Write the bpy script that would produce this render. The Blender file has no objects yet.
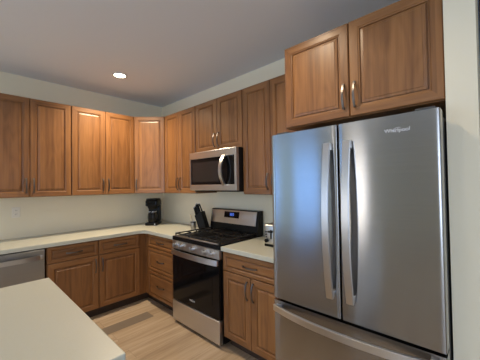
import bpy, bmesh, math, random
from mathutils import Vector, Matrix

PI = math.pi
SC = bpy.context.scene
COL = SC.collection
random.seed(4)

# ------------------------------------------------------------------ camera
cam = bpy.data.cameras.new('camera')
cam.sensor_fit = 'HORIZONTAL'
cam.sensor_width = 36.0
cam.lens = 264.38 * 36.0 / 480.0
cam.clip_start = 0.02
co = bpy.data.objects.new('camera', cam)
COL.objects.link(co)
Fv = Vector((0.72821751, 0.6850925, 0.01864219))
Rv = Vector((0.68534173, -0.72804042, -0.01624372))
Uv = Vector((-0.00244382, -0.02460523, 0.99969426))
m = Matrix.Identity(4)
for i in range(3):
    m[i][0] = Rv[i]; m[i][1] = Uv[i]; m[i][2] = -Fv[i]
m[0][3], m[1][3], m[2][3] = -2.26606, -3.85305, 1.46618
co.matrix_world = m
SC.camera = co

# ------------------------------------------------------------------ world, light, exposure
w = bpy.data.worlds.new('evening_sky')
SC.world = w
w.use_nodes = True
wb = w.node_tree.nodes['Background']
wb.inputs[0].default_value = (0.30, 0.50, 1.0, 1)
wb.inputs[1].default_value = 2.2
SC.view_settings.view_transform = 'Standard'
SC.view_settings.look = 'None'
SC.view_settings.gamma = 1.0
SC.view_settings.use_curve_mapping = False
SC.view_settings.exposure = -0.04


def area(name, loc, direction, sx, sy, power, color, shape='RECTANGLE', spread=None):
    l = bpy.data.lights.new(name, 'AREA')
    l.shape = shape
    l.size = sx
    if shape in ('RECTANGLE', 'ELLIPSE'):
        l.size_y = sy
    l.energy = power
    l.color = color
    if spread:
        l.spread = spread
    o = bpy.data.objects.new(name, l)
    COL.objects.link(o)
    o.location = loc
    o.rotation_euler = Vector(direction).to_track_quat('-Z', 'Y').to_euler()
    return o


CAN_COL = (1.0, 0.80, 0.56)
DAY_COL = (0.36, 0.62, 1.0)
CANS = [(-1.005, -0.80), (-1.22, -2.85), (-3.2, -0.85), (-3.3, -2.75), (-5.2, -1.2), (-3.0, -5.2)]
CAN_POWER = [24, 10, 3, 0.3, 1.2, 3]
area('west_window_daylight', (-6.47, 0.22, 1.35), (1, 0, 0), 0.96, 1.9, 8, (0.22, 0.52, 1.0))
area('west_corner_window_daylight', (-6.47, 1.62, 1.35), (1, 0, 0), 0.66, 1.9, 2.5, (0.24, 0.52, 1.0))
area('north_added_fill', (-5.05, 2.07, 1.4), (0, -1, 0), 1.7, 1.9, 85, DAY_COL)  # added blue fill from an unseen side, tints the left of the ceiling
area('west_added_fill', (-6.47, -5.6, 1.45), (1, 0, 0), 2.3, 2.0, 88, (0.84, 0.93, 1.0))  # added unseen fill that lifts the ceiling and the cabinet fronts
area('fridge_streak_light', (-6.47, -1.42, 1.2), (1, 0, 0), 0.42, 1.9, 13, (1.0, 0.86, 0.60))  # added warm source that makes the bright streak on the right fridge door
area('south_window_daylight', (-3.4, -6.97, 1.45), (0, 1, 0), 2.6, 1.5, 9, (0.74, 0.86, 1.0))

# ------------------------------------------------------------------ node helpers


def mat(name):
    mt = bpy.data.materials.new(name)
    mt.use_nodes = True
    nt = mt.node_tree
    b = nt.nodes['Principled BSDF']
    return mt, nt, b


def N(nt, typ, **kw):
    n = nt.nodes.new(typ)
    for k, v in kw.items():
        setattr(n, k, v)
    return n


def L(nt, a, b):
    nt.links.new(a, b)


def plain(name, col, rough=0.5, metal=0.0, spec=None, bump=0.0, bscale=200, emis=None, es=1.0, coat=0.0):
    mt, nt, b = mat(name)
    b.inputs['Base Color'].default_value = (*col, 1)
    b.inputs['Roughness'].default_value = rough
    b.inputs['Metallic'].default_value = metal
    if spec is not None:
        b.inputs['Specular IOR Level'].default_value = spec
    if coat:
        b.inputs['Coat Weight'].default_value = coat
        b.inputs['Coat Roughness'].default_value = 0.05
    if emis:
        b.inputs['Emission Color'].default_value = (*emis, 1)
        b.inputs['Emission Strength'].default_value = es
    tc = N(nt, 'ShaderNodeTexCoord')
    nz = N(nt, 'ShaderNodeTexNoise')
    nz.inputs['Scale'].default_value = bscale
    L(nt, tc.outputs['Object'], nz.inputs['Vector'])
    if bump:
        bp = N(nt, 'ShaderNodeBump')
        bp.inputs['Strength'].default_value = bump
        bp.inputs['Distance'].default_value = 0.002
        L(nt, nz.outputs['Fac'], bp.inputs['Height'])
        L(nt, bp.outputs['Normal'], b.inputs['Normal'])
    # a whisper of variation in the base colour
    mx = N(nt, 'ShaderNodeMix', data_type='RGBA')
    mx.inputs[6].default_value = (*[c * 0.96 for c in col], 1)
    mx.inputs[7].default_value = (*[min(1, c * 1.04) for c in col], 1)
    L(nt, nz.outputs['Fac'], mx.inputs[0])
    L(nt, mx.outputs[2], b.inputs['Base Color'])
    return mt


def wood(name, axis='Z', dark=(0.11, 0.043, 0.014), mid=(0.255, 0.112, 0.037), light=(0.365, 0.175, 0.062), rough=0.38):
    mt, nt, b = mat(name)
    tc = N(nt, 'ShaderNodeTexCoord')
    oi = N(nt, 'ShaderNodeObjectInfo')
    rm = N(nt, 'ShaderNodeVectorMath', operation='SCALE')
    cx = N(nt, 'ShaderNodeCombineXYZ')
    mu = N(nt, 'ShaderNodeMath', operation='MULTIPLY')
    mu.inputs[1].default_value = 37.0
    L(nt, oi.outputs['Random'], mu.inputs[0])
    L(nt, mu.outputs[0], cx.inputs[0]); L(nt, mu.outputs[0], cx.inputs[2])
    ad = N(nt, 'ShaderNodeVectorMath', operation='ADD')
    L(nt, tc.outputs['Object'], ad.inputs[0]); L(nt, cx.outputs[0], ad.inputs[1])
    # fine streaks
    mp = N(nt, 'ShaderNodeMapping')
    long_s, cross = 1.6, 42.0
    mp.inputs['Scale'].default_value = (cross, cross, long_s) if axis == 'Z' else (long_s, cross, cross)
    L(nt, ad.outputs[0], mp.inputs['Vector'])
    n1 = N(nt, 'ShaderNodeTexNoise')
    n1.inputs['Scale'].default_value = 1.0
    n1.inputs['Detail'].default_value = 6
    n1.inputs['Roughness'].default_value = 0.60
    L(nt, mp.outputs[0], n1.inputs['Vector'])
    # cathedral figure: rings of a stretched, low frequency field
    mp2 = N(nt, 'ShaderNodeMapping')
    mp2.inputs['Scale'].default_value = (7.5, 7.5, 1.5) if axis == 'Z' else (1.5, 7.5, 7.5)
    L(nt, ad.outputs[0], mp2.inputs['Vector'])
    n2 = N(nt, 'ShaderNodeTexNoise')
    n2.inputs['Scale'].default_value = 1.0
    n2.inputs['Detail'].default_value = 1.5
    L(nt, mp2.outputs[0], n2.inputs['Vector'])
    m8 = N(nt, 'ShaderNodeMath', operation='MULTIPLY')
    m8.inputs[1].default_value = 7.0
    L(nt, n2.outputs['Fac'], m8.inputs[0])
    fr = N(nt, 'ShaderNodeMath', operation='PINGPONG')
    fr.inputs[1].default_value = 0.5
    L(nt, m8.outputs[0], fr.inputs[0])
    # boards
    sx = N(nt, 'ShaderNodeSeparateXYZ')
    L(nt, ad.outputs[0], sx.inputs[0])
    dv = N(nt, 'ShaderNodeMath', operation='DIVIDE')
    dv.inputs[1].default_value = 0.083
    L(nt, sx.outputs[0 if axis == 'Z' else 2], dv.inputs[0])
    fl = N(nt, 'ShaderNodeMath', operation='FLOOR')
    L(nt, dv.outputs[0], fl.inputs[0])
    wn = N(nt, 'ShaderNodeTexWhiteNoise', noise_dimensions='1D')
    L(nt, fl.outputs[0], wn.inputs['W'])
    # sum
    a1 = N(nt, 'ShaderNodeMath', operation='MULTIPLY'); a1.inputs[1].default_value = 0.68
    L(nt, n1.outputs['Fac'], a1.inputs[0])
    a2 = N(nt, 'ShaderNodeMath', operation='MULTIPLY_ADD'); a2.inputs[1].default_value = 0.19
    L(nt, fr.outputs[0], a2.inputs[0]); L(nt, a1.outputs[0], a2.inputs[2])
    a3 = N(nt, 'ShaderNodeMath', operation='MULTIPLY_ADD'); a3.inputs[1].default_value = 0.20
    L(nt, wn.outputs['Value'], a3.inputs[0]); L(nt, a2.outputs[0], a3.inputs[2])
    rp = N(nt, 'ShaderNodeValToRGB')
    e = rp.color_ramp.elements
    e[0].position = 0.17; e[0].color = (*dark, 1)
    e[1].position = 0.85; e[1].color = (*light, 1)
    k = e.new(0.5); k.color = (*mid, 1)
    L(nt, a3.outputs[0], rp.inputs[0])
    L(nt, rp.outputs[0], b.inputs['Base Color'])
    b.inputs['Roughness'].default_value = rough
    b.inputs['Coat Weight'].default_value = 0.15
    b.inputs['Coat Roughness'].default_value = 0.25
    return mt


def steel(name, col=(0.56, 0.56, 0.57), rough=0.27, aniso=0.75, rot=0.0, axis='Z', scale=(2.0, 2.0, 260.0)):
    mt, nt, b = mat(name)
    b.inputs['Metallic'].default_value = 1.0
    b.inputs['Roughness'].default_value = rough
    b.inputs['Anisotropic'].default_value = aniso
    b.inputs['Anisotropic Rotation'].default_value = rot
    tg = N(nt, 'ShaderNodeTangent', direction_type='RADIAL', axis=axis)
    L(nt, tg.outputs[0], b.inputs['Tangent'])
    tc = N(nt, 'ShaderNodeTexCoord')
    mp = N(nt, 'ShaderNodeMapping')
    mp.inputs['Scale'].default_value = scale
    L(nt, tc.outputs['Object'], mp.inputs['Vector'])
    nz = N(nt, 'ShaderNodeTexNoise')
    nz.inputs['Scale'].default_value = 1.0
    nz.inputs['Detail'].default_value = 3
    L(nt, mp.outputs[0], nz.inputs['Vector'])
    mx = N(nt, 'ShaderNodeMix', data_type='RGBA')
    mx.inputs[6].default_value = (*[c * 0.93 for c in col], 1)
    mx.inputs[7].default_value = (*[c * 1.07 for c in col], 1)
    L(nt, nz.outputs['Fac'], mx.inputs[0])
    L(nt, mx.outputs[2], b.inputs['Base Color'])
    return mt


def floor_mat():
    mt, nt, b = mat('oak_plank_floor')
    tc = N(nt, 'ShaderNodeTexCoord')
    mp = N(nt, 'ShaderNodeMapping')
    L(nt, tc.outputs['Object'], mp.inputs['Vector'])
    br = N(nt, 'ShaderNodeTexBrick')
    br.offset = 0.37
    br.inputs['Scale'].default_value = 1.0
    br.inputs['Brick Width'].default_value = 1.22
    br.inputs['Row Height'].default_value = 0.18
    br.inputs['Mortar Size'].default_value = 0.0012
    br.inputs['Color1'].default_value = (0.0, 0.0, 0.0, 1)
    br.inputs['Color2'].default_value = (1, 1, 1, 1)
    br.inputs['Mortar'].default_value = (0.0, 0.0, 0.0, 1)
    L(nt, mp.outputs[0], br.inputs['Vector'])
    mp2 = N(nt, 'ShaderNodeMapping')
    mp2.inputs['Scale'].default_value = (1.3, 17.0, 1.0)
    L(nt, tc.outputs['Object'], mp2.inputs['Vector'])
    av = N(nt, 'ShaderNodeVectorMath', operation='MULTIPLY_ADD')
    av.inputs[1].default_value = (9, 9, 9)
    L(nt, br.outputs['Color'], av.inputs[0])
    L(nt, mp2.outputs[0], av.inputs[2])
    nz = N(nt, 'ShaderNodeTexNoise')
    nz.inputs['Scale'].default_value = 1.0
    nz.inputs['Detail'].default_value = 7
    nz.inputs['Roughness'].default_value = 0.62
    nz.inputs['Distortion'].default_value = 0.4
    L(nt, av.outputs[0], nz.inputs['Vector'])
    s = N(nt, 'ShaderNodeMath', operation='MULTIPLY_ADD')
    s.inputs[1].default_value = 0.24
    L(nt, br.outputs['Color'], s.inputs[0])
    L(nt, nz.outputs['Fac'], s.inputs[2])
    rp = N(nt, 'ShaderNodeValToRGB')
    e = rp.color_ramp.elements
    e[0].position = 0.32; e[0].color = (0.265, 0.185, 0.118, 1)
    e[1].position = 0.86; e[1].color = (0.56, 0.44, 0.315, 1)
    k = e.new(0.56); k.color = (0.415, 0.308, 0.20, 1)
    L(nt, s.outputs[0], rp.inputs[0])
    mx = N(nt, 'ShaderNodeMix', data_type='RGBA')
    mx.inputs[7].default_value = (0.12, 0.08, 0.05, 1)
    L(nt, rp.outputs[0], mx.inputs[6])
    mm = N(nt, 'ShaderNodeMath', operation='MULTIPLY'); mm.inputs[1].default_value = 0.5
    L(nt, br.outputs['Fac'], mm.inputs[0])
    L(nt, mm.outputs[0], mx.inputs[0])
    L(nt, mx.outputs[2], b.inputs['Base Color'])
    b.inputs['Roughness'].default_value = 0.42
    return mt


def quartz():
    mt, nt, b = mat('cream_quartz')
    tc = N(nt, 'ShaderNodeTexCoord')
    nz = N(nt, 'ShaderNodeTexNoise')
    nz.inputs['Scale'].default_value = 260
    nz.inputs['Detail'].default_value = 2
    L(nt, tc.outputs['Object'], nz.inputs['Vector'])
    rp = N(nt, 'ShaderNodeValToRGB')
    e = rp.color_ramp.elements
    e[0].position = 0.3; e[0].color = (0.535, 0.54, 0.455, 1)
    e[1].position = 0.6; e[1].color = (0.555, 0.56, 0.475, 1)
    L(nt, nz.outputs['Fac'], rp.inputs[0])
    L(nt, rp.outputs[0], b.inputs['Base Color'])
    b.inputs['Roughness'].default_value = 0.32
    return mt


def glass_mat():
    mt = bpy.data.materials.new('window_glass')
    mt.use_nodes = True
    nt = mt.node_tree
    nt.nodes.clear()
    out = N(nt, 'ShaderNodeOutputMaterial')
    t = N(nt, 'ShaderNodeBsdfTransparent')
    g = N(nt, 'ShaderNodeBsdfGlossy'); g.inputs['Roughness'].default_value = 0.02
    fz = N(nt, 'ShaderNodeFresnel'); fz.inputs['IOR'].default_value = 1.45
    mx = N(nt, 'ShaderNodeMixShader')
    L(nt, fz.outputs[0], mx.inputs[0]); L(nt, t.outputs[0], mx.inputs[1]); L(nt, g.outputs[0], mx.inputs[2])
    L(nt, mx.outputs[0], out.inputs[0])
    return mt


M = {
    'wood_v': wood('cherry_wood_upright', 'Z'),
    'wood_h': wood('cherry_wood_level', 'X'),
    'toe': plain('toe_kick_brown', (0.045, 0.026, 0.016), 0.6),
    'wall': plain('greige_wall_paint', (0.82, 0.755, 0.585), 0.85, bump=0.15, bscale=400),
    'ceil': plain('ceiling_paint', (0.82, 0.845, 0.89), 0.9, bump=0.35, bscale=160),
    'trim': plain('white_trim_paint', (0.72, 0.71, 0.68), 0.5),
    'floor': floor_mat(),
    'quartz': quartz(),
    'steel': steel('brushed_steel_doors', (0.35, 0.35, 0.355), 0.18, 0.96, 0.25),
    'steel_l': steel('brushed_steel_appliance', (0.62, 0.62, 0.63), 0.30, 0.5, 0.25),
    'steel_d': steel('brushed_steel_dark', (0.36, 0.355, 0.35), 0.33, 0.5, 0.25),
    'chrome': plain('satin_steel_handle', (0.62, 0.61, 0.60), 0.30, 1.0),
    'pewter': plain('dark_pewter_pull', (0.17, 0.155, 0.145), 0.36, 1.0),
    'black': plain('black_enamel', (0.007, 0.007, 0.008), 0.28, spec=0.18),
    'blackp': plain('black_plastic', (0.006, 0.006, 0.006), 0.38, spec=0.16),
    'gloss': plain('black_glass', (0.005, 0.005, 0.006), 0.08, spec=0.2),
    'mesh': plain('microwave_screen', (0.02, 0.018, 0.018), 0.22, bump=0.3, bscale=900),
    'iron': plain('cast_iron', (0.016, 0.015, 0.015), 0.5, spec=0.3, bump=0.4, bscale=300),
    'body': plain('fridge_body_grey', (0.05, 0.05, 0.052), 0.5),
    'gasket': plain('dark_gasket', (0.010, 0.010, 0.010), 0.8),
    'logo': plain('pale_logo', (0.60, 0.60, 0.62), 0.4),
    'blue': plain('blue_display_digits', (0.02, 0.05, 0.3), 0.4, emis=(0.12, 0.25, 1.0), es=1.2),
    'glass': glass_mat(),
    'carafe': plain('dark_carafe_glass', (0.010, 0.009, 0.009), 0.06, spec=0.25),
    'white': plain('white_plastic', (0.80, 0.76, 0.66), 0.4),
    'cream': plain('cream_handle', (0.60, 0.50, 0.33), 0.45),
    'stripe': plain('taupe_floor_stripe', (0.215, 0.17, 0.125), 0.6),
    'lamp': plain('lit_lamp_lens', (0.9, 0.85, 0.75), 0.4, emis=(1.0, 0.86, 0.66), es=14.0),
    'darkdoor': wood('dark_stained_door', 'Z', (0.020, 0.014, 0.010), (0.034, 0.024, 0.018), (0.05, 0.037, 0.028), 0.4),
}

# ------------------------------------------------------------------ mesh helpers


class MB:
    def __init__(self):
        self.bm = bmesh.new()

    def box(self, x0, x1, y0, y1, z0, z1, mi=0, bev=0.0, seg=2):
        g = bmesh.ops.create_cube(self.bm, size=1.0)
        vs = g['verts']
        bmesh.ops.scale(self.bm, vec=(abs(x1 - x0), abs(y1 - y0), abs(z1 - z0)), verts=vs)
        bmesh.ops.translate(self.bm, vec=((x0 + x1) / 2, (y0 + y1) / 2, (z0 + z1) / 2), verts=vs)
        fs = set(f for v in vs for f in v.link_faces)
        for f in fs:
            f.material_index = mi
        if bev:
            es = set(e for v in vs for e in v.link_edges)
            r = bmesh.ops.bevel(self.bm, geom=list(es), offset=bev, segments=seg, profile=0.5, affect='EDGES')
            for f in r['faces']:
                f.material_index = mi
        return vs

    def cyl(self, c, r, h, axis='Z', seg=24, r2=None, mi=0, cap=True):
        g = bmesh.ops.create_cone(self.bm, cap_ends=cap, segments=seg, radius1=r, radius2=r if r2 is None else r2, depth=h)
        vs = g['verts']
        if axis == 'X':
            bmesh.ops.rotate(self.bm, cent=(0, 0, 0), matrix=Matrix.Rotation(PI / 2, 3, 'Y'), verts=vs)
        elif axis == 'Y':
            bmesh.ops.rotate(self.bm, cent=(0, 0, 0), matrix=Matrix.Rotation(PI / 2, 3, 'X'), verts=vs)
        bmesh.ops.translate(self.bm, vec=c, verts=vs)
        for f in set(f for v in vs for f in v.link_faces):
            f.material_index = mi
        return vs

    def lathe(self, prof, c=(0, 0, 0), seg=32, mi=0):
        rings = []
        for r, z in prof:
            if r < 1e-6:
                rings.append([self.bm.verts.new((c[0], c[1], c[2] + z))])
            else:
                rings.append([self.bm.verts.new((c[0] + r * math.cos(2 * PI * i / seg), c[1] + r * math.sin(2 * PI * i / seg), c[2] + z)) for i in range(seg)])
        for a, b in zip(rings, rings[1:]):
            for i in range(seg):
                j = (i + 1) % seg
                if len(a) == 1 and len(b) == 1:
                    continue
                if len(a) == 1:
                    f = self.bm.faces.new((a[0], b[j], b[i]))
                elif len(b) == 1:
                    f = self.bm.faces.new((a[i], a[j], b[0]))
                else:
                    f = self.bm.faces.new((a[i], a[j], b[j], b[i]))
                f.material_index = mi

    def sweep(self, pts, prof, side, mi=0):
        """rectangular/any closed profile [(a,b)...] swept along pts; a runs along 'side', b along the normal."""
        side = Vector(side).normalized()
        rings = []
        n = len(pts)
        P = [Vector(p) for p in pts]
        for i in range(n):
            t = (P[min(n - 1, i + 1)] - P[max(0, i - 1)]).normalized()
            nr = t.cross(side).normalized()
            rings.append([self.bm.verts.new(P[i] + side * a + nr * b) for a, b in prof])
        k = len(prof)
        for a, b in zip(rings, rings[1:]):
            for i in range(k):
                j = (i + 1) % k
                f = self.bm.faces.new((a[i], a[j], b[j], b[i])); f.material_index = mi
        for r in (rings[0], rings[-1]):
            f = self.bm.faces.new(r if r is rings[-1] else r[::-1]); f.material_index = mi

    def tube(self, pts, r, seg=10, mi=0):
        t0 = (Vector(pts[1]) - Vector(pts[0])).normalized()
        s = Vector((0, 0, 1)) if abs(t0.z) < 0.9 else Vector((1, 0, 0))
        s = (s - t0 * s.dot(t0)).normalized()
        n = len(pts); P = [Vector(p) for p in pts]
        rings = []
        for i in range(n):
            t = (P[min(n - 1, i + 1)] - P[max(0, i - 1)]).normalized()
            s = (s - t * s.dot(t)).normalized()
            q = t.cross(s)
            rr = r[i] if isinstance(r, (list, tuple)) else r
            rings.append([self.bm.verts.new(P[i] + (s * math.cos(2 * PI * k / seg) + q * math.sin(2 * PI * k / seg)) * rr) for k in range(seg)])
        for a, b in zip(rings, rings[1:]):
            for i in range(seg):
                j = (i + 1) % seg
                self.bm.faces.new((a[i], a[j], b[j], b[i])).material_index = mi
        self.bm.faces.new(rings[0][::-1]).material_index = mi
        self.bm.faces.new(rings[-1]).material_index = mi

    def prism(self, poly, z0, z1, mi=0, bev=0.0):
        a = [self.bm.verts.new((x, y, z0)) for x, y in poly]
        b = [self.bm.verts.new((x, y, z1)) for x, y in poly]
        n = len(poly)
        fs = [self.bm.faces.new(a[::-1]), self.bm.faces.new(b)]
        for i in range(n):
            j = (i + 1) % n
            fs.append(self.bm.faces.new((a[i], a[j], b[j], b[i])))
        for f in fs:
            f.material_index = mi
        if bev:
            es = [e for e in fs[1].edges]
            bmesh.ops.bevel(self.bm, geom=es, offset=bev, segments=2, profile=0.5, affect='EDGES')

    def build(self, name, mats, parent=None, loc=(0, 0, 0), rotz=0.0, smooth=False):
        bmesh.ops.recalc_face_normals(self.bm, faces=self.bm.faces)
        me = bpy.data.meshes.new(name)
        self.bm.to_mesh(me)
        self.bm.free()
        if not isinstance(mats, (list, tuple)):
            mats = [mats]
        for x in mats:
            me.materials.append(M[x])
        if smooth:
            try:
                me.shade_smooth()
                me.set_sharp_from_angle(angle=math.radians(35))
            except Exception:
                for p in me.polygons:
                    p.use_smooth = True
        o = bpy.data.objects.new(name, me)
        COL.objects.link(o)
        o.location = loc
        o.rotation_euler = (0, 0, rotz)
        if parent:
            o.parent = parent
        return o


def tag(o, label, cat, group=None):
    o['label'] = label
    o['category'] = cat
    if group:
        o['group'] = group
    return o


def thing(name, label, cat, loc=(0, 0, 0), rotz=0.0, group=None):
    o = bpy.data.objects.new(name, None)
    o.empty_display_size = 0.1
    COL.objects.link(o)
    o.location = loc
    o.rotation_euler = (0, 0, rotz)
    return tag(o, label, cat, group)


def struct(o):
    o['kind'] = 'structure'
    return o


def sbox(name, m_, *b):
    q = MB(); q.box(*b)
    return struct(q.build(name, m_))


# ------------------------------------------------------------------ the room
CZ = 2.75
q = MB(); q.box(-6.6, 2.0, -7.1, 2.3, -0.1, 0.0)
struct(q.build('floor', 'floor'))
q = MB(); q.box(-6.6, 2.0, -7.1, 2.3, CZ, CZ + 0.1)
struct(q.build('ceiling', 'ceil'))
sbox('wall_north', 'wall', -3.6, 0.12, 0.0, 0.12, 0, CZ)
sbox('wall_east', 'wall', 0.0, 0.12, -3.711, 0.0, 0, CZ)
# short wing wall that shuts in the fridge
q = MB(); q.box(-0.66, 0.12, -3.828, -3.7115, 0, CZ)
struct(q.build('wall_fridge_side', 'wall'))
# room beyond the kitchen on the left
sbox('wall_alcove_side', 'wall', -3.6, -3.48, 0.12, 2.3, 0, CZ)


def wall_with_hole(name, fixed, t, a0, a1, h0, h1, z0, z1, axis):
    q = MB()
    for b in ((a0, h0, 0, CZ), (h1, a1, 0, CZ), (h0, h1, 0, z0), (h0, h1, z1, CZ)):
        if axis == 'x':
            q.box(fixed, fixed + t, b[0], b[1], b[2], b[3])
        else:
            q.box(b[0], b[1], fixed, fixed + t, b[2], b[3])
    return struct(q.build(name, 'wall'))


wall_with_hole('wall_far_north', 2.1, 0.1, -6.5, -3.6, -5.95, -4.15, 0.4, 2.4, 'y')
wall_with_hole('wall_west', -6.6, 0.1, -0.8, 1.1, -0.28, 0.72, 0.35, 2.3, 'x')
wall_with_hole('wall_west_north', -6.6, 0.1, 1.1, 2.3, 1.25, 1.97, 0.35, 2.3, 'x')
wall_with_hole('wall_west_middle', -6.6, 0.1, -3.0, -0.8, -1.68, -1.16, 0.02, 2.2, 'x')
wall_with_hole('wall_west_south', -6.6, 0.1, -7.1, -3.0, -6.85, -4.35, 0.4, 2.5, 'x')
wall_with_hole('wall_south', -7.1, 0.1, -6.6, 2.0, -4.75, -2.05, 0.65, 2.25, 'y')


def window(name, fixed, t, h0, h1, z0, z1, axis):
    q = MB()
    f = 0.05

    def B(a, b, c, d):
        if axis == 'x':
            q.box(fixed, fixed + t, a, b, c, d)
        else:
            q.box(a, b, fixed, fixed + t, c, d)
    B(h0, h0 + f, z0, z1); B(h1 - f, h1, z0, z1); B(h0 + f, h1 - f, z0, z0 + f); B(h0 + f, h1 - f, z1 - f, z1)
    mz = (z0 + z1) / 2
    B(h0 + f, h1 - f, mz - 0.015, mz + 0.015)
    o = struct(q.build(name, 'trim'))
    q = MB()
    if axis == 'x':
        q.box(fixed + 0.01, fixed + 0.016, h0 + f, h1 - f, z0 + f, z1 - f)
    else:
        q.box(h0 + f, h1 - f, fixed + 0.01, fixed + 0.016, z0 + f, z1 - f)
    q.build('pane', 'glass', o)


window('window_1', -6.58, 0.05, -0.28, 0.72, 0.35, 2.3, 'x')
window('added_west_window', -6.58, 0.05, -6.85, -4.35, 0.4, 2.5, 'x')  # unseen opening added to carry the west fill light
window('added_streak_frame', -6.58, 0.05, -1.68, -1.16, 0.02, 2.2, 'x')  # unseen frame added around the fridge streak light
window('window_5', -6.58, 0.05, 1.25, 1.97, 0.35, 2.3, 'x')
window('added_north_window', 2.13, 0.05, -5.95, -4.15, 0.4, 2.4, 'y')  # unseen opening added to carry the blue north fill
window('window_2', -7.08, 0.05, -4.75, -2.05, 0.65, 2.25, 'y')
# hall on the right of the wing wall, with its dark stained door
sbox('wall_hall', 'wall', 1.9, 2.0, -7.1, 2.3, 0, CZ)
q = MB()
q.box(0.125, 0.165, -4.75, -3.90, 0.01, CZ - 0.20)
for z0, z1 in ((0.22, 0.95), (1.1, 2.35)):
    for a, b in ((-4.65, -4.36), (-4.28, -4.0)):
        q.box(0.118, 0.125, a, b, z0, z1, bev=0.003)
door = struct(q.build('door_1', 'darkdoor'))
q = MB(); q.cyl((0.085, -4.68, 1.0), 0.027, 0.05, 'X'); q.cyl((0.115, -4.68, 1.0), 0.012, 0.03, 'X')
q.build('door_handle', 'pewter', door, smooth=True)
q = MB()
q.box(0.12, 0.20, -3.898, -3.834, 0, CZ)
q.box(0.12, 0.20, -4.84, -4.752, 0, CZ)
q.box(0.12, 0.20, -4.75, -3.90, CZ - 0.19, CZ)
struct(q.build('trim_1', 'darkdoor'))
sbox('wall_hall_side', 'wall', 0.12, 1.9, -4.96, -4.845, 0, CZ)

# ------------------------------------------------------------------ recessed lights
CAN_LABELS = [
    'round recessed ceiling light glowing above the left base cabinets',
    'round recessed ceiling light in front of the fridge',
    'round recessed ceiling light over the far left of the kitchen',
    'round recessed ceiling light over the left of the island',
    'round recessed ceiling light by the west window',
    'round recessed ceiling light near the south window']
for (x, y), pw, lb in zip(CANS, CAN_POWER, CAN_LABELS):
    t = thing('recessed_light', lb, 'ceiling light', (x, y, CZ), 0, 'recessed ceiling lights')
    q = MB()
    q.lathe([(0.060, -0.001), (0.078, -0.001), (0.080, -0.004), (0.077, -0.008), (0.062, -0.010), (0.060, -0.008), (0.060, -0.001)])
    q.build('trim_ring', 'trim', t, smooth=True)
    q = MB(); q.lathe([(0.0, -0.002), (0.0595, -0.002), (0.0595, -0.007), (0.0, -0.007)])
    q.build('lens', 'lamp', t, smooth=True)
    l = bpy.data.lights.new('lamp', 'AREA')
    l.shape = 'DISK'; l.size = 0.11; l.energy = pw; l.color = CAN_COL
    l.spread = math.radians(135)
    lo = bpy.data.objects.new('lamp', l); COL.objects.link(lo)
    lo.location = (0, 0, -0.012); lo.parent = t

# ------------------------------------------------------------------ cabinet parts


def rect_loops(w_, h_, loops, mats_side, cap_mi, name, parent, loc, thick=0.020, back=True, mats=('wood_v', 'wood_h')):
    """door/panel: concentric rectangles (inset, depth); -Y is the front."""
    bm = bmesh.new()
    rings = []
    full = [(0.0, thick)] if back else []
    full = [(0.0, 0.0)] + loops if not back else [(0.0, thick)] + loops
    for ins, d in full:
        rings.append([bm.verts.new((x, d, z)) for x, z in ((ins, ins), (w_ - ins, ins), (w_ - ins, h_ - ins), (ins, h_ - ins))])
    for r, s in zip(rings, rings[1:]):
        for i in range(4):
            j = (i + 1) % 4
            f = bm.faces.new((r[i], r[j], s[j], s[i]))
            f.material_index = 1 if i in (0, 2) else 0
    f = bm.faces.new(rings[-1]); f.material_index = cap_mi
    if back:
        f = bm.faces.new(rings[0][::-1]); f.material_index = 0
    bmesh.ops.recalc_face_normals(bm, faces=bm.faces)
    me = bpy.data.meshes.new(name); bm.to_mesh(me); bm.free()
    for x in mats:
        me.materials.append(M[x])
    o = bpy.data.objects.new(name, me); COL.objects.link(o)
    o.location = loc
    o.parent = parent
    return o


def pull(parent, cx_, cz_, vertical=True, length=0.155, y=0.0):
    """arched strap pull standing off the face (front is -Y)."""
    q = MB()
    n = 14
    pts = []
    for i in range(n + 1):
        s = -1 + 2 * i / n
        out = 0.010 + 0.020 * (1 - s * s)
        pts.append((0, -out, s * length / 2) if vertical else (s * length / 2, -out, 0))
    prof = []
    for a, b in ((-0.006, -0.0025), (0.006, -0.0025), (0.006, 0.0025), (-0.006, 0.0025)):
        prof.append((a, b))
    q.sweep(pts, prof, (1, 0, 0) if vertical else (0, 0, 1))
    for s in (-1, 1):
        d = s * (length / 2 - 0.006)
        if vertical:
            q.box(-0.006, 0.006, -0.013, 0.0, d - 0.006, d + 0.006, bev=0.0015)
        else:
            q.box(d - 0.006, d + 0.006, -0.013, 0.0, -0.006, 0.006, bev=0.0015)
    return q.build('handle', 'pewter', parent, (cx_, y, cz_))


def make_door(root, x, z, w_, h_, yf, handle=None, drawer=False):
    """raised panel door, front plane at local y=-yf."""
    st = 0.062 if not drawer else 0.040
    if w_ < 0.30 and not drawer:
        st = 0.055
    loops = [(0.0, 0.004), (0.004, 0.0), (st - 0.012, 0.0), (st - 0.008, 0.004), (st - 0.002, 0.005), (st, 0.0135)]
    name = 'drawer' if drawer else 'door'
    # frame with its recess
    d = rect_loops(w_, h_, loops, None, 0, name, root, (x, -yf, z))
    pw, ph = w_ - 2 * st, h_ - 2 * st
    bv = 0.024 if not drawer else 0.014
    ploops = [(0.0, 0.0), (0.0055, 0.0), (0.0060, -0.008), (bv * 0.85, -0.0105), (bv * 0.85 + 0.002, -0.0125)]
    p = rect_loops(pw, ph, ploops, None, 1 if drawer else 0, 'panel', d, (st, 0.0130, st), back=False,
                   mats=('wood_h', 'wood_h') if drawer else ('wood_v', 'wood_v'))
    if handle:
        kind, hx, hz = handle
        pull(d, hx, hz, kind == 'v', 0.155 if kind == 'v' or w_ > 0.3 else 0.13)
    return d


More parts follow.
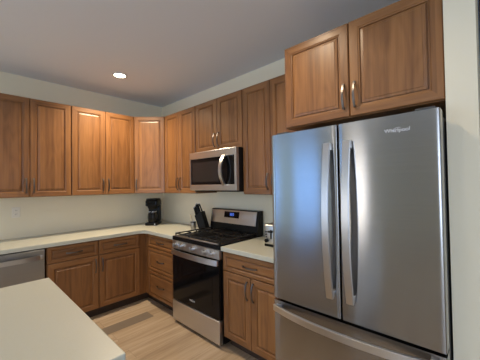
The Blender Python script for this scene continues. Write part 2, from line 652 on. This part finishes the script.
def upper(name, label, x0, y0, rot, w_, h_, z, depth, doors, lift=0.088):
    """doors: list of (x offset, width, handle side)."""
    t = thing(name, label, 'cabinet', (x0, y0, z), rot, 'wall cabinets')
    q = MB()
    q.box(0.001, w_ - 0.001, -depth + 0.0, -0.001, 0.0, h_, bev=0.001, seg=1)
    q.build('body', 'wood_v', t)
    for dx, dw, side in doors:
        hx = dw - 0.030 if side == 'r' else 0.030
        make_door(t, dx, 0.004, dw, h_ - 0.008, depth + 0.0205, ('v', hx, 0.03 + lift))
    return t


def pair(w_, e=0.005, g=0.004):
    dw = (w_ - 2 * e - g) / 2
    return [(e, dw, 'r'), (e + dw + g, dw, 'l')]


ZB, ZT = 1.372, 2.4263
H = ZT - ZB
upper('wall_cabinet', 'tall two-door wooden wall cabinet at the far left, above the dishwasher', -2.137, 0, 0, 0.7645, H, ZB, 0.3145, pair(0.7645))
upper('wall_cabinet', 'tall two-door wooden wall cabinet between the far left one and the diagonal corner cabinet', -1.3725, 0, 0, 0.7515, H, ZB, 0.3145, pair(0.7515))
upper('wall_cabinet', 'narrow two-door wooden wall cabinet between the corner cabinet and the microwave', 0, -0.621, -PI / 2, 0.694, H, ZB, 0.3145, pair(0.694))
upper('wall_cabinet', 'short two-door wooden wall cabinet directly above the microwave', 0, -1.316, -PI / 2, 0.7615, ZT - 1.842, 1.842, 0.3145, pair(0.7615))
upper('wall_cabinet', 'tall two-door wooden wall cabinet between the microwave and the fridge', 0, -2.078, -PI / 2, 0.7125, H, ZB, 0.3145, [(0.005, 0.335, 'r'), (0.344, 0.335, 'l')])
upper('wall_cabinet', 'deep two-door wooden cabinet mounted above the fridge', 0, -2.792, -PI / 2, 0.919, 0.581, 1.866, 0.6295, pair(0.919, 0.003, 0.006), lift=0.095)

# diagonal corner wall cabinet
t = thing('corner_wall_cabinet', 'diagonal one-door wooden wall cabinet in the room corner above the coffee maker', 'cabinet', (-0.62, -0.3145, ZB), -PI / 4, 'wall cabinets')
q = MB()
# polygon in world, moved to local
R45 = Matrix.Rotation(PI / 4, 2)
poly = []
for x, y in ((-0.001, -0.001), (-0.6195, -0.001), (-0.6195, -0.3145), (-0.3145, -0.6195), (-0.001, -0.6195)):
    v = R45 @ Vector((x + 0.62, y + 0.3145)); poly.append((v.x, v.y))
q.prism(poly[::-1], 0.0, H)
q.build('body', 'wood_v', t)
dl = math.hypot(0.3055, 0.3055)
make_door(t, 0.012, 0.004, dl - 0.024, H - 0.008, 0.0205, ('v', 0.030, 0.118))


def base_cab(label, x0, y0, rot, w_, doors, drawers, ends=(0, 0), name='base_cabinet'):
    t = thing(name, label, 'cabinet', (x0, y0, 0), rot, 'base cabinets')
    q = MB()
    q.box(0.001, w_ - 0.001, -0.6145, -0.001, 0.105, 0.874)
    q.build('body', 'wood_v', t)
    q = MB()
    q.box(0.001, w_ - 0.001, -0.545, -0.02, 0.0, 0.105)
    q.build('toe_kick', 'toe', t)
    for dx, dw, z0, z1, side in doors:
        hx = dw - 0.030 if side == 'r' else 0.030
        make_door(t, dx, z0, dw, z1 - z0, 0.635, ('v', hx, z1 - z0 - 0.108))
    for dx, dw, z0, z1 in drawers:
        make_door(t, dx, z0, dw, z1 - z0, 0.635, ('h', dw / 2, (z1 - z0) / 2), drawer=True)
    return t


# left run
W1 = 1.668 - 0.702
dw = (W1 - 0.014 - 0.012) / 2
base_cab('two-door, two-drawer wooden base cabinet between the dishwasher and the inner corner', -1.668, 0, 0, W1,
         [(0.007, dw, 0.112, 0.698, 'r'), (0.019 + dw, dw, 0.112, 0.698, 'l')],
         [(0.007, dw, 0.706, 0.866), (0.019 + dw, dw, 0.706, 0.866)])
# corner filler
t = thing('corner_base_cabinet', 'narrow wooden corner post where the two base cabinet runs meet', 'cabinet', (0, 0, 0), 0, 'base cabinets')
q = MB(); q.prism([(-0.001, -0.001), (-0.701, -0.001), (-0.701, -0.6145), (-0.6145, -0.6145), (-0.6145, -0.699), (-0.001, -0.699)][::-1], 0.105, 0.874)
q.build('body', 'wood_v', t)
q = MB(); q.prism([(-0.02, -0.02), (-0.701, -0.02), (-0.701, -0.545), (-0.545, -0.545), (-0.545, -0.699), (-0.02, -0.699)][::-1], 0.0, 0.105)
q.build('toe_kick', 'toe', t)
# three drawer base on the stove wall
W2 = 1.3155 - 0.70
base_cab('three-drawer wooden base cabinet between the inner corner and the stove', 0, -0.70, -PI / 2, W2, [],
         [(0.012, W2 - 0.02, 0.112, 0.425), (0.012, W2 - 0.02, 0.433, 0.705), (0.012, W2 - 0.02, 0.713, 0.866)])
W3 = 2.791 - 2.080
base_cab('two-door, one-drawer wooden base cabinet between the stove and the fridge', 0, -2.080, -PI / 2, W3,
         [(0.010, 0.322, 0.112, 0.698, 'r'), (0.338, 0.322, 0.112, 0.698, 'l')],
         [(0.010, 0.650, 0.706, 0.866)])

# ------------------------------------------------------------------ countertops
CT0, CT1 = 0.876, 0.914
arc = [(-0.73 + 0.08 * math.cos(a), -0.73 + 0.08 * math.sin(a)) for a in [PI / 2 - PI / 2 * i / 8 for i in range(9)]]
poly = [(-0.001, -0.001), (-2.36, -0.001), (-2.36, -0.65)] + arc + [(-0.65, -1.3145), (-0.001, -1.3145)]
q = MB(); q.prism(poly[::-1], CT0, CT1, bev=0.004)
tag(q.build('countertop', 'quartz'), 'cream L-shaped countertop running through the corner to the stove', 'countertop', 'quartz countertops')
q = MB(); q.prism([(-0.001, -2.0805), (-0.65, -2.0805), (-0.65, -2.790), (-0.001, -2.790)], CT0, CT1, bev=0.004)
tag(q.build('countertop', 'quartz'), 'short cream countertop between the stove and the fridge, under the toaster', 'countertop', 'quartz countertops')

# ------------------------------------------------------------------ island
t = thing('kitchen_island', 'kitchen island with a plain cream worktop in the foreground', 'island', (-2.42, -2.41, 0))
q = MB(); q.box(-0.50, 0.46, -0.50, 0.50, 0.10, 0.873)
q.build('body', 'trim', t)  # unseen body kept pale to give neutral reflections in the steel fronts
q = MB(); q.box(-0.43, 0.40, -0.46, 0.46, 0.0, 0.10)
q.build('toe_kick', 'toe', t)
q = MB(); q.box(-0.56, 0.537, -0.549, 0.553, CT0 - 0.001, CT1, bev=0.005)
q.build('worktop', 'quartz', t)

# ------------------------------------------------------------------ dishwasher
t = thing('dishwasher', 'stainless steel dishwasher with a bowed bar handle under the left counter', 'dishwasher', (-2.272, 0, 0))
q = MB(); q.box(0.004, 0.596, -0.60, -0.03, 0.10, 0.872)
q.build('body', 'body', t)
q = MB(); q.box(0.004, 0.590, -0.638, -0.602, 0.115, 0.862, bev=0.005)
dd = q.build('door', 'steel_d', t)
q = MB()
pts = []
for i in range(17):
    s = -1 + i / 8
    pts.append((0.297 + 0.262 * s, -0.640 - 0.052 * (1 - s ** 4) , 0.792))
q.sweep(pts, [(-0.021, -0.006), (0.021, -0.006), (0.021, 0.006), (-0.021, 0.006)], (0, 0, 1))
for s in (-1, 1):
    q.box(0.297 + s * 0.262 - 0.012, 0.297 + s * 0.262 + 0.012, -0.652, -0.639, 0.774, 0.810, bev=0.002)
q.build('handle', 'chrome', dd, smooth=True)
q = MB(); q.box(0.01, 0.59, -0.56, -0.04, 0.0, 0.10)
q.build('toe_kick', 'blackp', t)
q = MB(); q.box(-2.36, -2.276, -0.63, -0.002, 0.0, 0.874)
tag(q.build('end_panel', 'wood_v'), 'wooden end panel closing the counter left of the dishwasher', 'cabinet panel')

# ------------------------------------------------------------------ range (stove)


def text_mesh(txt, size, parent, loc, rot, m_, name='logo', extrude=0.0006, shear=0.0, bold=0.0):
    cu = bpy.data.curves.new(name, 'FONT')
    cu.body = txt; cu.size = size; cu.extrude = extrude; cu.shear = shear; cu.offset = bold
    cu.align_x = 'CENTER'; cu.align_y = 'CENTER'
    tmp = bpy.data.objects.new(name + '_src', cu)
    COL.objects.link(tmp)
    bpy.context.view_layer.update()
    dg = bpy.context.evaluated_depsgraph_get()
    me = bpy.data.meshes.new_from_object(tmp.evaluated_get(dg))
    bpy.data.objects.remove(tmp)
    me.materials.clear(); me.materials.append(M[m_])
    o = bpy.data.objects.new(name, me); COL.objects.link(o)
    o.parent = parent; o.location = loc; o.rotation_euler = rot
    return o


def swoosh(parent, c, a, b, m_, y, tilt=0.25, name='emblem'):
    """open elliptical ring of tapering width, standing on a face that looks along -Y."""
    q = MB()
    n = 34
    ins, outs = [], []
    for i in range(n + 1):
        an = -0.35 + (2 * PI - 0.9) * i / n
        wd = 0.30 * math.sin(PI * i / n) * b
        for lst, k in ((outs, 1), (ins, -1)):
            x = (a + k * wd * 0.5) * math.cos(an); z = (b + k * wd * 0.5) * math.sin(an)
            lst.append((c[0] + x * math.cos(tilt) - z * math.sin(tilt), c[1] + x * math.sin(tilt) + z * math.cos(tilt)))
    for yy in (y, ):
        V = [[q.bm.verts.new((p_[0], d_, p_[1])) for p_ in l_] for l_ in (outs, ins) for d_ in (y, y - 0.0007)]
        ob, of, ib, if_ = V
        for i in range(n):
            q.bm.faces.new((of[i], of[i + 1], if_[i + 1], if_[i]))
            q.bm.faces.new((ob[i], ob[i + 1], of[i + 1], of[i]))
            q.bm.faces.new((ib[i], ib[i + 1], if_[i + 1], if_[i]))
    return q.build(name, m_, parent)


SW = 0.758
t = thing('gas_range', 'freestanding stainless gas range with black oven door and cast iron grates', 'stove', (0, -1.319, 0), -PI / 2)
q = MB()
q.box(0, SW, -0.630, -0.03, 0.03, 0.881)
q.box(0.03, SW - 0.03, -0.58, -0.05, 0.0, 0.03)
q.build('body', 'black', t)
q = MB()
q.box(-0.0, SW, -0.668, -0.03, 0.882, 0.924, bev=0.006)
ck = q.build('cooktop', 'black', t)
q = MB(); q.box(0.003, SW - 0.003, -0.672, -0.631, 0.035, 0.243, bev=0.004)
q.build('storage_drawer', 'steel_l', t)
q = MB(); q.box(0.003, SW - 0.003, -0.668, -0.631, 0.250, 0.788, bev=0.004)
od = q.build('oven_door', 'gloss', t)
q = MB(); q.box(0.10, SW - 0.10, -0.6695, -0.668, 0.36, 0.66)
q.build('oven_window', 'gloss', od)
q = MB()
pts = []
for i in range(21):
    s = -1 + i / 10
    pts.append((SW / 2 + 0.366 * s, -0.682 - 0.028 * (1 - abs(s) ** 3), 0.765))
q.sweep(pts, [(-0.025, -0.005), (-0.018, -0.009), (0.018, -0.009), (0.025, -0.005), (0.025, 0.006), (-0.025, 0.006)], (0, 0, 1))
for s in (-1, 1):
    q.box(SW / 2 + s * 0.355 - 0.014, SW / 2 + s * 0.355 + 0.014, -0.688, -0.667, 0.742, 0.788, bev=0.003)
q.build('handle', 'steel_l', od, smooth=True)
swoosh(od, (SW * 0.46, 0.318), 0.020, 0.009, 'logo', -0.6685)
text_mesh('Whirlpool', 0.020, od, (SW * 0.46, -0.6695, 0.317), (PI / 2, 0, 0), 'logo')
# control panel, leaning back a little
q = MB()
vs = q.box(0.0, SW, -0.668, -0.631, 0.794, 0.880, bev=0.004)
cp = q.build('control_panel', 'steel_l', t)
for kx in (0.075, 0.175, SW / 2 - 0.01, SW - 0.195, SW - 0.095):
    q = MB()
    q.cyl((0, -0.006, 0), 0.027, 0.012, 'Y', 24, r2=0.027)
    q.cyl((0, -0.024, 0), 0.021, 0.026, 'Y', 24)
    q.box(-0.0035, 0.0035, -0.043, -0.020, -0.021, 0.021, bev=0.001)
    q.build('knob', 'chrome', cp, (kx, -0.668, 0.840), smooth=True)
# burners
for bx, by, br in ((0.17, -0.50, 0.045), (0.17, -0.22, 0.036), (0.379, -0.36, 0.045), (0.588, -0.50, 0.050), (0.588, -0.22, 0.034)):
    q = MB()
    q.lathe([(0, 0), (br + 0.016, 0), (br + 0.014, 0.006), (br, 0.008), (br, 0.014), (br * 0.9, 0.018), (0, 0.019)])
    q.build('burner', 'iron', t, (bx, by, 0.924), smooth=True)
# three grates
for gx0, gx1 in ((0.018, 0.258), (0.262, 0.496), (0.500, 0.740)):
    q = MB()
    z0, z1 = 0.944, 0.956
    b = 0.011
    y0, y1 = -0.640, -0.095
    q.box(gx0, gx1, y0, y0 + b, z0, z1, bev=0.002); q.box(gx0, gx1, y1 - b, y1, z0, z1, bev=0.002)
    q.box(gx0, gx0 + b, y0, y1, z0, z1, bev=0.002); q.box(gx1 - b, gx1, y0, y1, z0, z1, bev=0.002)
    xm = (gx0 + gx1) / 2
    for yc in (-0.50, -0.22):
        if gx0 > 0.2 and gx0 < 0.4:
            continue
        q.box(gx0, xm - 0.025, yc - 0.005, yc + 0.005, z0, z1, bev=0.002)
        q.box(xm + 0.025, gx1, yc - 0.005, yc + 0.005, z0, z1, bev=0.002)
        q.box(xm - 0.005, xm + 0.005, yc - 0.13, yc - 0.025, z0, z1, bev=0.002)
        q.box(xm - 0.005, xm + 0.005, yc + 0.025, yc + 0.12, z0, z1, bev=0.002)
    if 0.2 < gx0 < 0.4:
        for xx in (xm - 0.055, xm, xm + 0.055):
            q.box(xx - 0.005, xx + 0.005, y0, y1, z0, z1, bev=0.002)
    q.box(gx0, gx1, -0.365, -0.355, z0, z1, bev=0.002)
    for fx_ in (gx0, gx1 - b):
        for fy in (y0, -0.365, y1 - b):
            q.box(fx_, fx_ + b, fy, fy + b, 0.9245, z0)
    q.build('grate', 'iron', t)
# pale steel strip added as the glint on the front grate bar
q = MB(); q.box(0.04, SW - 0.03, -0.664, -0.646, 0.9235, 0.936, bev=0.003)
q.build('grate_bar_glint', 'steel_l', t)
# backguard with sloped steel panel
q = MB()
ys = [(-0.030, 0.924), (-0.125, 0.924), (-0.115, 1.02), (-0.085, 1.183), (-0.030, 1.183)]
a = [q.bm.verts.new((0.0, y, z)) for y, z in ys]
b = [q.bm.verts.new((SW, y, z)) for y, z in ys]
q.bm.faces.new(a); q.bm.faces.new(b[::-1])
for i in range(5):
    j = (i + 1) % 5
    q.bm.faces.new((a[i], b[i], b[j], a[j]))
bg = q.build('backguard', 'black', t)
q = MB()
sl = (-0.085 + 0.115) / (1.183 - 1.02)


def yb(z):
    return -0.115 + (z - 1.02) * sl


za, zb = 1.024, 1.172
xa, xb = 0.012, SW - 0.030
V = []
for off in (0.0005, -0.006):
    V.append([q.bm.verts.new((x, yb(z) + off, z)) for x, z in ((xa, za), (xb, za), (xb, zb), (xa, zb))])
q.bm.faces.new(V[1]); q.bm.faces.new(V[0][::-1])
for i in range(4):
    j = (i + 1) % 4
    q.bm.faces.new((V[0][i], V[0][j], V[1][j], V[1][i]))
q.build('steel_panel', 'steel_l', bg)
q = MB()
V = []
for off in (-0.0055, -0.0080):
    V.append([q.bm.verts.new((x, yb(z) + off, z)) for x, z in ((0.235, 1.088), (0.475, 1.088), (0.475, 1.158), (0.235, 1.158))])
q.bm.faces.new(V[1]); q.bm.faces.new(V[0][::-1])
for i in range(4):
    j = (i + 1) % 4
    q.bm.faces.new((V[0][i], V[0][j], V[1][j], V[1][i]))
ds = q.build('display', 'gloss', bg)
q = MB()
for k, xx in enumerate((0.340, 0.362, 0.384)):
    for sx_, sz, w2, h2 in ((0, 0.0, 0.013, 0.003), (0, 0.014, 0.013, 0.003), (0, 0.028, 0.013, 0.003), (-0.005, 0.007, 0.003, 0.014), (0.005, 0.007, 0.003, 0.014), (-0.005, 0.021, 0.003, 0.014), (0.005, 0.021, 0.003, 0.014)):
        zc = 1.112 + sz
        q.box(xx + sx_ - w2 / 2, xx + sx_ + w2 / 2, yb(zc) - 0.0088, yb(zc) - 0.0078, zc - h2 / 2, zc + h2 / 2)
q.build('digits', 'blue', ds)

# ------------------------------------------------------------------ over the range microwave
t = thing('microwave', 'stainless over-the-range microwave with a dark window and curved steel handle', 'microwave', (0, -1.3175, 1.412), -PI / 2)
MW, MH = 0.757, 0.428
q = MB(); q.box(0.0, MW, -0.388, -0.002, 0.0, MH, bev=0.002, seg=1)
q.build('body', 'black', t)
q = MB(); q.box(0.03, MW - 0.03, -0.375, -0.04, -0.014, 0.0)
q.build('vent_grille', 'blackp', t)
# door: steel frame around the window
q = MB()
DX = MW
f0, f1 = -0.424, -0.389
q.box(0.0, DX, f0, f1, MH - 0.075, MH, bev=0.003)
q.box(0.0, DX, f0, f1, 0.0, 0.062, bev=0.003)
q.box(0.0, 0.022, f0, f1, 0.06, MH - 0.073)
q.box(DX - 0.028, DX, f0, f1, 0.06, MH - 0.073)
dr = q.build('door', 'steel_l', t)
q = MB(); q.box(0.022, 0.605, f0 + 0.004, f1, 0.062, MH - 0.075)
gl = q.build('door_glass', 'gloss', dr)
q = MB(); q.box(0.055, 0.50, f0 + 0.0025, f0 + 0.004, 0.095, MH - 0.115)
q.build('window_screen', 'mesh', gl)
q = MB(); q.box(0.608, DX - 0.028, f0 + 0.003, f1, 0.062, MH - 0.075)
kp = q.build('control_panel', 'gloss', t)
q = MB()
pts = []
for i in range(19):
    s = -1 + i / 9
    pts.append((0.592 - 0.004 * (1 - s * s), f0 - 0.012 - 0.050 * (1 - s * s), 0.205 + 0.152 * s))
q.sweep(pts, [(-0.020, -0.007), (0.020, -0.007), (0.020, 0.007), (-0.020, 0.007)], (1, 0, 0))
for s in (-1, 1):
    q.box(0.578, 0.606, f0 - 0.013, f0 + 0.005, 0.205 + s * 0.148 - 0.008, 0.205 + s * 0.148 + 0.008, bev=0.002)
q.build('handle', 'chrome', dr, smooth=True)

# ------------------------------------------------------------------ fridge
FW = 0.911
t = thing('refrigerator', 'large stainless french-door refrigerator with bottom freezer drawer', 'refrigerator', (0, -2.794, 0), -PI / 2)
FX = 0.832
q = MB()
q.box(0.003, FW - 0.003, -0.735, -0.03, 0.02, 1.775, bev=0.004)
q.box(0.05, FW - 0.05, -0.68, -0.08, 0.0, 0.02)
q.build('body', 'body', t)
q = MB(); q.box(0.010, FW - 0.010, -0.747, -0.735, 0.06, 1.765)
q.build('gasket', 'gasket', t)


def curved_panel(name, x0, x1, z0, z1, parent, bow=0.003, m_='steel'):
    """door slab with a gently bowed front and rounded vertical edges."""
    q = MB()
    prof = []
    r = 0.006
    n = 16
    for i in range(n + 1):
        s = i / n
        x = x0 + r + (x1 - x0 - 2 * r) * s
        # the bow spans the entire fridge width
        sx_ = (x / FW) * 2 - 1
        prof.append((x, -(FX - bow * sx_ * sx_ )))
    yl, yr = prof[0][1], prof[-1][1]
    left = [(x0 + r - r * math.sin(a), yl + r - r * math.cos(a)) for a in (PI / 2, PI / 3, PI / 6)]
    right = [(x1 - r + r * math.sin(a), yr + r - r * math.cos(a)) for a in (PI / 6, PI / 3, PI / 2)]
    poly = left + prof + right + [(x1, -0.748), (x0, -0.748)]
    q.prism(poly, z0, z1)
    return q.build(name, m_, parent, smooth=True)


ZD0, ZD1 = 0.722, 1.792
hw = FW / 2
for k, (x0, x1) in enumerate(((0.0, hw - 0.004), (hw + 0.004, FW))):
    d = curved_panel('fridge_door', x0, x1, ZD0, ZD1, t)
    hx = hw - 0.052 if k == 0 else hw + 0.058
    q = MB()
    pts = []
    for i in range(25):
        s = -1 + i / 12
        pts.append((hx, -FX - 0.026 - 0.040 * (1 - abs(s) ** 2.0), 1.262 + 0.430 * s))
    q.sweep(pts, [(-0.019, -0.006), (-0.017, -0.008), (0.017, -0.008), (0.019, -0.006), (0.019, 0.007), (0.017, 0.009), (-0.017, 0.009), (-0.019, 0.007)], (1, 0, 0))
    for s in (-1, 1):
        q.box(hx - 0.014, hx + 0.014, -FX - 0.034, -FX + 0.004, 1.262 + s * 0.412 - 0.02, 1.262 + s * 0.412 + 0.02, bev=0.004)
    q.build('handle', 'chrome', d, smooth=True)
    if k == 1:
        lx, lz = 0.745, 1.716
        text_mesh('Whirlpool', 0.026, d, (lx, -FX + 0.0008, lz), (PI / 2, 0, 0), 'logo', extrude=0.0025)
        swoosh(d, (lx + 0.002, lz + 0.002), 0.017, 0.010, 'logo', -FX - 0.001)
    # hinge cover on top of the door
    q = MB(); xh = 0.02 if k == 0 else FW - 0.10
    q.box(xh, xh + 0.08, -0.79, -0.70, 1.7925, 1.812, bev=0.004)
    q.build('hinge_cover', 'body', t)
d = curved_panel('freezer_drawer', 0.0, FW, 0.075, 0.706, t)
q = MB()
pts = []
for i in range(29):
    s = -1 + i / 14
    pts.append((hw + 0.435 * s, -FX - 0.022 - 0.060 * (1 - abs(s) ** 2.2), 0.668))
q.sweep(pts, [(-0.020, -0.006), (-0.018, -0.008), (0.018, -0.008), (0.020, -0.006), (0.020, 0.007), (0.018, 0.009), (-0.018, 0.009), (-0.020, 0.007)], (0, 0, 1))
for s in (-1, 1):
    q.box(hw + s * 0.415 - 0.02, hw + s * 0.415 + 0.02, -FX - 0.030, -FX + 0.010, 0.654, 0.682, bev=0.004)
q.build('handle', 'chrome', d, smooth=True)
q = MB(); q.box(0.02, FW - 0.02, -0.80, -0.74, 0.006, 0.07)
q.build('toe_grille', 'blackp', t)

# ------------------------------------------------------------------ coffee maker
t = thing('coffee_maker', 'black drip coffee maker standing in the counter corner', 'coffee maker', (-0.33, -0.30, CT1 + 0.0005), -0.82)
t.scale = (1.0, 1.0, 1.13)
q = MB()
q.box(-0.085, 0.085, -0.12, 0.11, 0.0, 0.035, bev=0.010)
q.build('base', 'blackp', t, smooth=True)
q = MB(); q.box(-0.082, 0.082, 0.02, 0.108, 0.034, 0.245, bev=0.012)
q.build('water_tank', 'blackp', t, smooth=True)
q = MB()
q.box(-0.085, 0.085, -0.105, 0.110, 0.238, 0.318, bev=0.020, seg=4)
q.lathe([(0.06, 0.0), (0.074, 0.03), (0.074, 0.055)], (0, -0.035, 0.205), 28)
hd = q.build('brew_head', 'blackp', t, smooth=True)
q = MB(); q.box(-0.075, 0.075, -0.095, 0.098, 0.317, 0.336, bev=0.009, seg=3)
q.build('lid', 'gloss', hd, smooth=True)
q = MB(); q.box(-0.055, 0.055, -0.108, -0.104, 0.262, 0.300, bev=0.001)
q.build('badge_plate', 'gloss', hd)
q = MB()
q.lathe([(0.0, 0.0), (0.058, 0.0), (0.067, 0.02), (0.070, 0.06), (0.064, 0.10), (0.050, 0.128), (0.052, 0.14), (0.0, 0.14)], (0, -0.040, 0.037), 32)
ca = q.build('carafe', 'carafe', t, smooth=True)
q = MB(); q.lathe([(0.053, 0.0), (0.056, 0.003), (0.056, 0.014), (0.053, 0.016)], (0, -0.040, 0.160), 32)
q.build('carafe_band', 'steel_l', ca, smooth=True)
q = MB(); q.tube([(0, -0.098, 0.170), (0, -0.135, 0.165), (0, -0.142, 0.13), (0, -0.135, 0.09), (0, -0.108, 0.075)], 0.008)
q.build('carafe_handle', 'blackp', ca, smooth=True)
q = MB(); q.cyl((0.055, -0.1215, 0.018), 0.008, 0.006, 'Y')
q.build('switch', 'chrome', t, smooth=True)

# ------------------------------------------------------------------ knife block and knives
KB = (-0.165, -1.235)
KR = PI + 0.45
t = thing('knife_block', 'black slanted knife block beside the stove', 'knife block', (KB[0], KB[1], CT1 + 0.0005), KR)
q = MB()
prof = [(-0.035, 0.0), (0.068, 0.0), (-0.005, 0.232), (-0.098, 0.180)]
a = [q.bm.verts.new((-0.055, y, z)) for y, z in prof]
b = [q.bm.verts.new((0.055, y, z)) for y, z in prof]
q.bm.faces.new(a); q.bm.faces.new(b[::-1])
for i in range(4):
    j = (i + 1) % 4
    q.bm.faces.new((a[i], b[i], b[j], a[j]))
bmesh.ops.bevel(q.bm, geom=list(q.bm.edges), offset=0.004, segments=2, affect='EDGES')
q.build('block', 'blackp', t, smooth=True)
dn = Vector((0, -0.34, 1)).normalized()
Rk = Matrix.Rotation(KR, 3, 'Z')
knife_specs = [(-0.036, -0.083, 0.090), (-0.012, -0.083, 0.105), (0.014, -0.083, 0.098), (0.038, -0.083, 0.088), (-0.024, -0.050, 0.112), (0.006, -0.050, 0.120), (0.034, -0.045, 0.108), (-0.010, -0.020, 0.100)]
klab = ['knife with a grey-ended handle at the lower right of the block top', 'knife handle second along the lower row of the block',
        'knife handle third along the lower row of the block', 'knife handle at the lower left end of the block top',
        'knife handle at the right of the middle row of the block', 'longest knife handle in the middle of the block',
        'knife handle at the left of the middle row of the block', 'single knife handle in the upper back row of the block']
for (kx, ky, ln), lb in zip(knife_specs, klab):
    kz = 0.180 + (ky + 0.098) * (0.052 / 0.093) + 0.002
    base = Rk @ Vector((kx, ky, kz)) + Vector((KB[0], KB[1], CT1))
    kt = thing('kitchen_knife', lb, 'knife', base, KR, 'knives in the knife block')
    dn = Vector((kx * 1.4, -0.34 - (ky + 0.05) * 2.2, 1)).normalized()
    q = MB()
    q.tube([dn * s_ for s_ in (0.0, 0.012, ln * 0.5, ln * 0.9, ln)], [0.0085, 0.0095, 0.0080, 0.0100, 0.0085], 8)
    q.build('knife_handle', 'blackp', kt, smooth=True)
    q = MB(); q.tube([dn * (ln - 0.001), dn * (ln + 0.009)], 0.0088, 8)
    q.build('end_cap', 'steel_d', kt, smooth=True)
# small dark cup in front of the block with a pale utensil
jx, jy = -0.262, -1.155
t = thing('utensil_cup', 'small grey cup on the counter in front of the knife block', 'cup', (jx, jy, CT1 + 0.0005))
q = MB(); q.lathe([(0, 0), (0.030, 0), (0.032, 0.004), (0.033, 0.105), (0.030, 0.105), (0.029, 0.010), (0, 0.010)])
q.build('cup_body', 'steel_d', t, smooth=True)
q = MB()
q.lathe([(0.0335, 0.0), (0.0345, 0.001), (0.0345, 0.008), (0.0335, 0.009)], (0, 0, 0.094))
q.build('rim_band', 'blackp', t, smooth=True)
q = MB()
q.tube([(jx, jy, CT1 + 0.0115), (jx - 0.004, jy + 0.014, CT1 + 0.10), (jx - 0.012, jy + 0.028, CT1 + 0.160), (jx - 0.016, jy + 0.040, CT1 + 0.195)], [0.004, 0.006, 0.012, 0.008], 8)
tag(q.build('wooden_utensil', 'cream', smooth=True), 'pale utensil leaning out of the small cup by the knife block', 'utensil')

# ------------------------------------------------------------------ toaster
t = thing('toaster', 'small steel and black toaster beside the fridge', 'toaster', (-0.25, -2.447, CT1 + 0.0005), -PI / 2)
q = MB()
q.box(-0.085, 0.085, -0.135, 0.135, 0.014, 0.200, bev=0.024, seg=4)
tb = q.build('shell', 'chrome', t, smooth=True)
q = MB(); q.box(-0.080, 0.080, -0.131, 0.131, 0.0, 0.022, bev=0.006)
q.build('base', 'blackp', t, smooth=True)
for xx in (-0.032, 0.032):
    q = MB(); q.box(xx - 0.014, xx + 0.014, -0.100, 0.100, 0.1995, 0.2015, bev=0.0008)
    q.build('bread_slot', 'blackp', t)
q = MB(); q.box(-0.008, 0.008, -0.1375, -0.1345, 0.070, 0.150, bev=0.001)
q.build('lever_track', 'blackp', tb)
q = MB(); q.box(-0.024, 0.024, -0.160, -0.137, 0.128, 0.146, bev=0.006)
q.build('lever', 'blackp', t, smooth=True)
q = MB(); q.cyl((-0.045, -0.143, 0.055), 0.017, 0.018, 'Y')
q.build('browning_knob', 'blackp', t, smooth=True)
for zz in (0.085, 0.108, 0.131):
    q = MB(); q.cyl((-0.052, -0.139, zz), 0.006, 0.010, 'Y')
    q.build('button', 'blackp', t, smooth=True)

# ------------------------------------------------------------------ outlet, floor stripe
t = thing('wall_outlet', 'white wall outlet plate above the left counter', 'outlet', (-1.83, -0.0005, 1.20))
q = MB(); q.box(-0.036, 0.036, -0.006, 0.0, -0.058, 0.058, bev=0.002)
pl = q.build('cover_plate', 'white', t)
for zz in (-0.021, 0.021):
    q = MB(); q.box(-0.017, 0.017, -0.0075, -0.005, zz - 0.014, zz + 0.014, bev=0.003)
    s_ = q.build('socket', 'white', t)
    q = MB(); q.box(-0.008, -0.0055, -0.0079, -0.0072, zz - 0.005, zz + 0.006); q.box(0.0055, 0.008, -0.0079, -0.0072, zz - 0.005, zz + 0.006)
    q.build('slots', 'blackp', s_)
t = thing('floor_stripe', 'long flat grey-brown floor stripe in front of the left base cabinets', 'floor vent', (-1.10, -0.985, 0.0))
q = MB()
q.box(-0.36, 0.345, -0.078, 0.078, 0.0003, 0.004, bev=0.0015)  # thin grey-brown slab lying on the floor, low slats across its top
vf = q.build('stripe_base', 'stripe', t)
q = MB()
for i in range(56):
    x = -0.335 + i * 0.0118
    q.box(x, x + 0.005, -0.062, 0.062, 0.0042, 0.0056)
q.build('stripe_slats', 'stripe', t)
